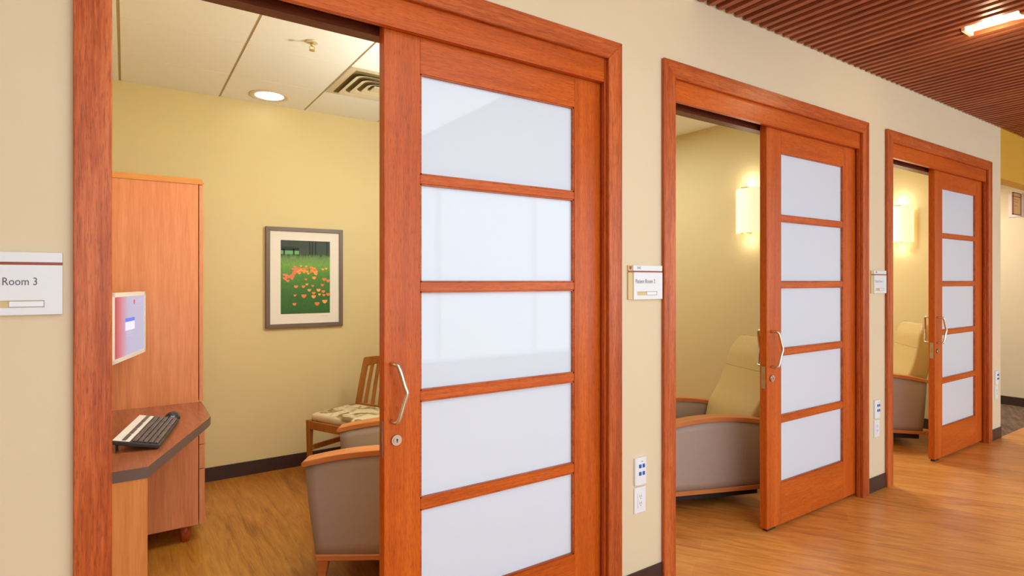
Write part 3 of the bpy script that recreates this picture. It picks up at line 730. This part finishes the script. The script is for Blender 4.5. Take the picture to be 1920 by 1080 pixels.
    bm = bmesh.new(); tt = bmesh.new(); tube(tt, [(-.0005, ya + .016, .42), (-.0005, (ya + yb) / 2, .418), (-.0005, yb - .016, .42)], .0022, 8); merge(bm, tt, 0, M); obj('back_seam', bm, 'seam', bk)
    for p in bk.data.polygons: p.use_smooth = True
    bk.data.set_sharp_from_angle(angle=R(50)) if hasattr(bk.data, 'set_sharp_from_angle') else None
    return t
G = 'taupe and tan recliners with wooden arms'
make_recliner('taupe and tan armchair with wood arms in the nearest room, mostly behind the sliding door', (.697, .912, 0), R(-32), 12, G, False, .008)
make_recliner('high-backed taupe and tan recliner seen through the middle doorway', (2.65, .53, 0), R(-20.7), 24, G, True, -.045, .715, .665)
make_recliner('high-backed taupe and tan recliner seen through the farthest doorway', (5.161, .82, 0), R(-48.6), 13, G, True, 0, .665, .64)

# ------------------------------------------------------------------ wooden side chair (local x back, y from far-front corner towards the camera)
a = math.atan2(.42, .9)
ch = thing('side_chair', 'wooden slat-back chair with a patterned cream seat in the corner of the nearest room', 'chair', (1.072, 2.262, 0), a)
# local x points to the chair's back, local -y runs along the front rail
WC, DC = .49, .41
def leg(x, y, top, tx=0, w0=.019, w1=.012):
    bm = bmesh.new(); tt = bmesh.new(); bmesh.ops.create_cube(tt, size=1)
    for v in tt.verts:
        k = w0 if v.co.z > 0 else w1; v.co = Vector((x + v.co.x * 2 * k + (0 if v.co.z > 0 else tx), y + v.co.y * 2 * k, top if v.co.z > 0 else 0))
    bmesh.ops.bevel(tt, geom=list(tt.edges), offset=.003, segments=2, affect='EDGES'); merge(bm, tt, 0); obj('leg', bm, 'chair_wood', ch)
leg(.0, 0, .462); leg(.0, -WC, .462)
leg(DC, -.02, .43, .045); leg(DC, -WC + .02, .43, .045)
bm = bmesh.new(); box(bm, (-.012, -WC + .015, .40), (.012, -.015, .455), 0, .002, 1); obj('seat_rail', bm, 'chair_wood', ch)
bm = bmesh.new(); box(bm, (DC - .012, -WC + .035, .40), (DC + .01, -.035, .455), 0, .002, 1); obj('seat_rail', bm, 'chair_wood', ch)
for y in (-.01, -WC + .01):
    bm = bmesh.new(); box(bm, (.015, y - .011, .40), (DC - .015, y + .011, .455), 0, .002, 1); obj('seat_rail', bm, 'chair_wood', ch)
    bm = bmesh.new(); box(bm, (.012, y - .009, .25), (DC + .01, y + .009, .285), 0, .002, 1); obj('stretcher', bm, 'chair_wood', ch)
bm = bmesh.new(); box(bm, (.004, -WC + .002, .452), (DC - .01, -.002, .505), 0, .022, 4)
for v in bm.verts:
    if v.co.z > .48: v.co.z += .035 * max(0, 1 - ((v.co.x - .2) / .24) ** 2) * max(0, 1 - ((v.co.y + WC / 2) / .26) ** 2)
obj('seat_cushion', bm, 'floral_cloth', ch, True)
def bx(z): return DC + .015 + .085 * ((z - .42) / .48) ** 1.3
def bar(y0, y1, w, th, z0, z1, name):
    bm = bmesh.new(); K = 8; rings = []
    for k in range(K + 1):
        f = k / K; z = z0 + (z1 - z0) * f; x = bx(max(z, .42)); y = y0 + (y1 - y0) * f ** .8
        rings.append([bm.verts.new((x + dx, y + dy, z)) for dx, dy in ((-th, -w), (th, -w), (th, w), (-th, w))])
    for p, q in zip(rings, rings[1:]):
        for j in range(4): bm.faces.new((p[j], p[(j + 1) % 4], q[(j + 1) % 4], q[j]))
    bm.faces.new(rings[0]); bm.faces.new(rings[-1][::-1]); obj(name, bm, 'chair_wood', ch)
ym = -WC / 2
bar(-.015, -.05, .020, .013, .40, .838, 'back_post'); bar(-WC + .015, -WC + .05, .020, .013, .40, .838, 'back_post')
for k in range(5):
    o_ = (k - 2) / 2
    bar(ym + o_ * .15, ym + o_ * .125, .014, .006, .47, .81, 'slat')
bm = bmesh.new(); n = 12; tt = bmesh.new(); pts = []
for k in range(n + 1): f = k / n; y = -.035 + (-WC + .07) * f; pts.append((y,   .848 + .022 * math.sin(math.pi * f)))
prism(tt, pts + [(y, z - .075 + .02 * math.sin(math.pi * (k / n))) for k, (y, z) in list(enumerate(pts))[::-1]], 'X', bx(.83) - .013, bx(.83) + .013, 0, .003, 1); merge(bm, tt, 0); obj('top_rail', bm, 'chair_wood', ch)
bm = bmesh.new(); box(bm, (bx(.48) - .01, -WC + .03, .475), (bx(.48) + .01, -.03, .51), 0, .002, 1); obj('lower_rail', bm, 'chair_wood', ch)

# ------------------------------------------------------------------ blade sign in the alcove
bs = thing('blade_sign', 'small bronze-framed projecting sign at the right edge of the photo', 'sign', (8.49, .31, 2.18))
bobj('wall_plate', (-.012, -.0, -.01), (0, .125, .26), 'alcove_plate', bs, .002, 1)
bm = bmesh.new()
for a, b in (((-.26, 0), (-.252, .25)), ((-.02, 0), (-.012, .25)), ((-.26, 0), (-.012, .008)), ((-.26, .242), (-.012, .25)), ((-.26, .2), (-.012, .207))): box(bm, (a[0], .012, a[1]), (b[0], .028, b[1]))
obj('frame', bm, 'bronze', bs)
fp = bobj('panel', (-.252, .015, .008), (-.02, .025, .242), 'alcove_panel', bs)
bm = bmesh.new()
for z, e in ((.165, -.08), (.140, -.1), (.095, -.13)): box(bm, (-.23, .0140, z), (e, .0152, z + .010))
obj('markings', bm, 'plaque_line', fp)
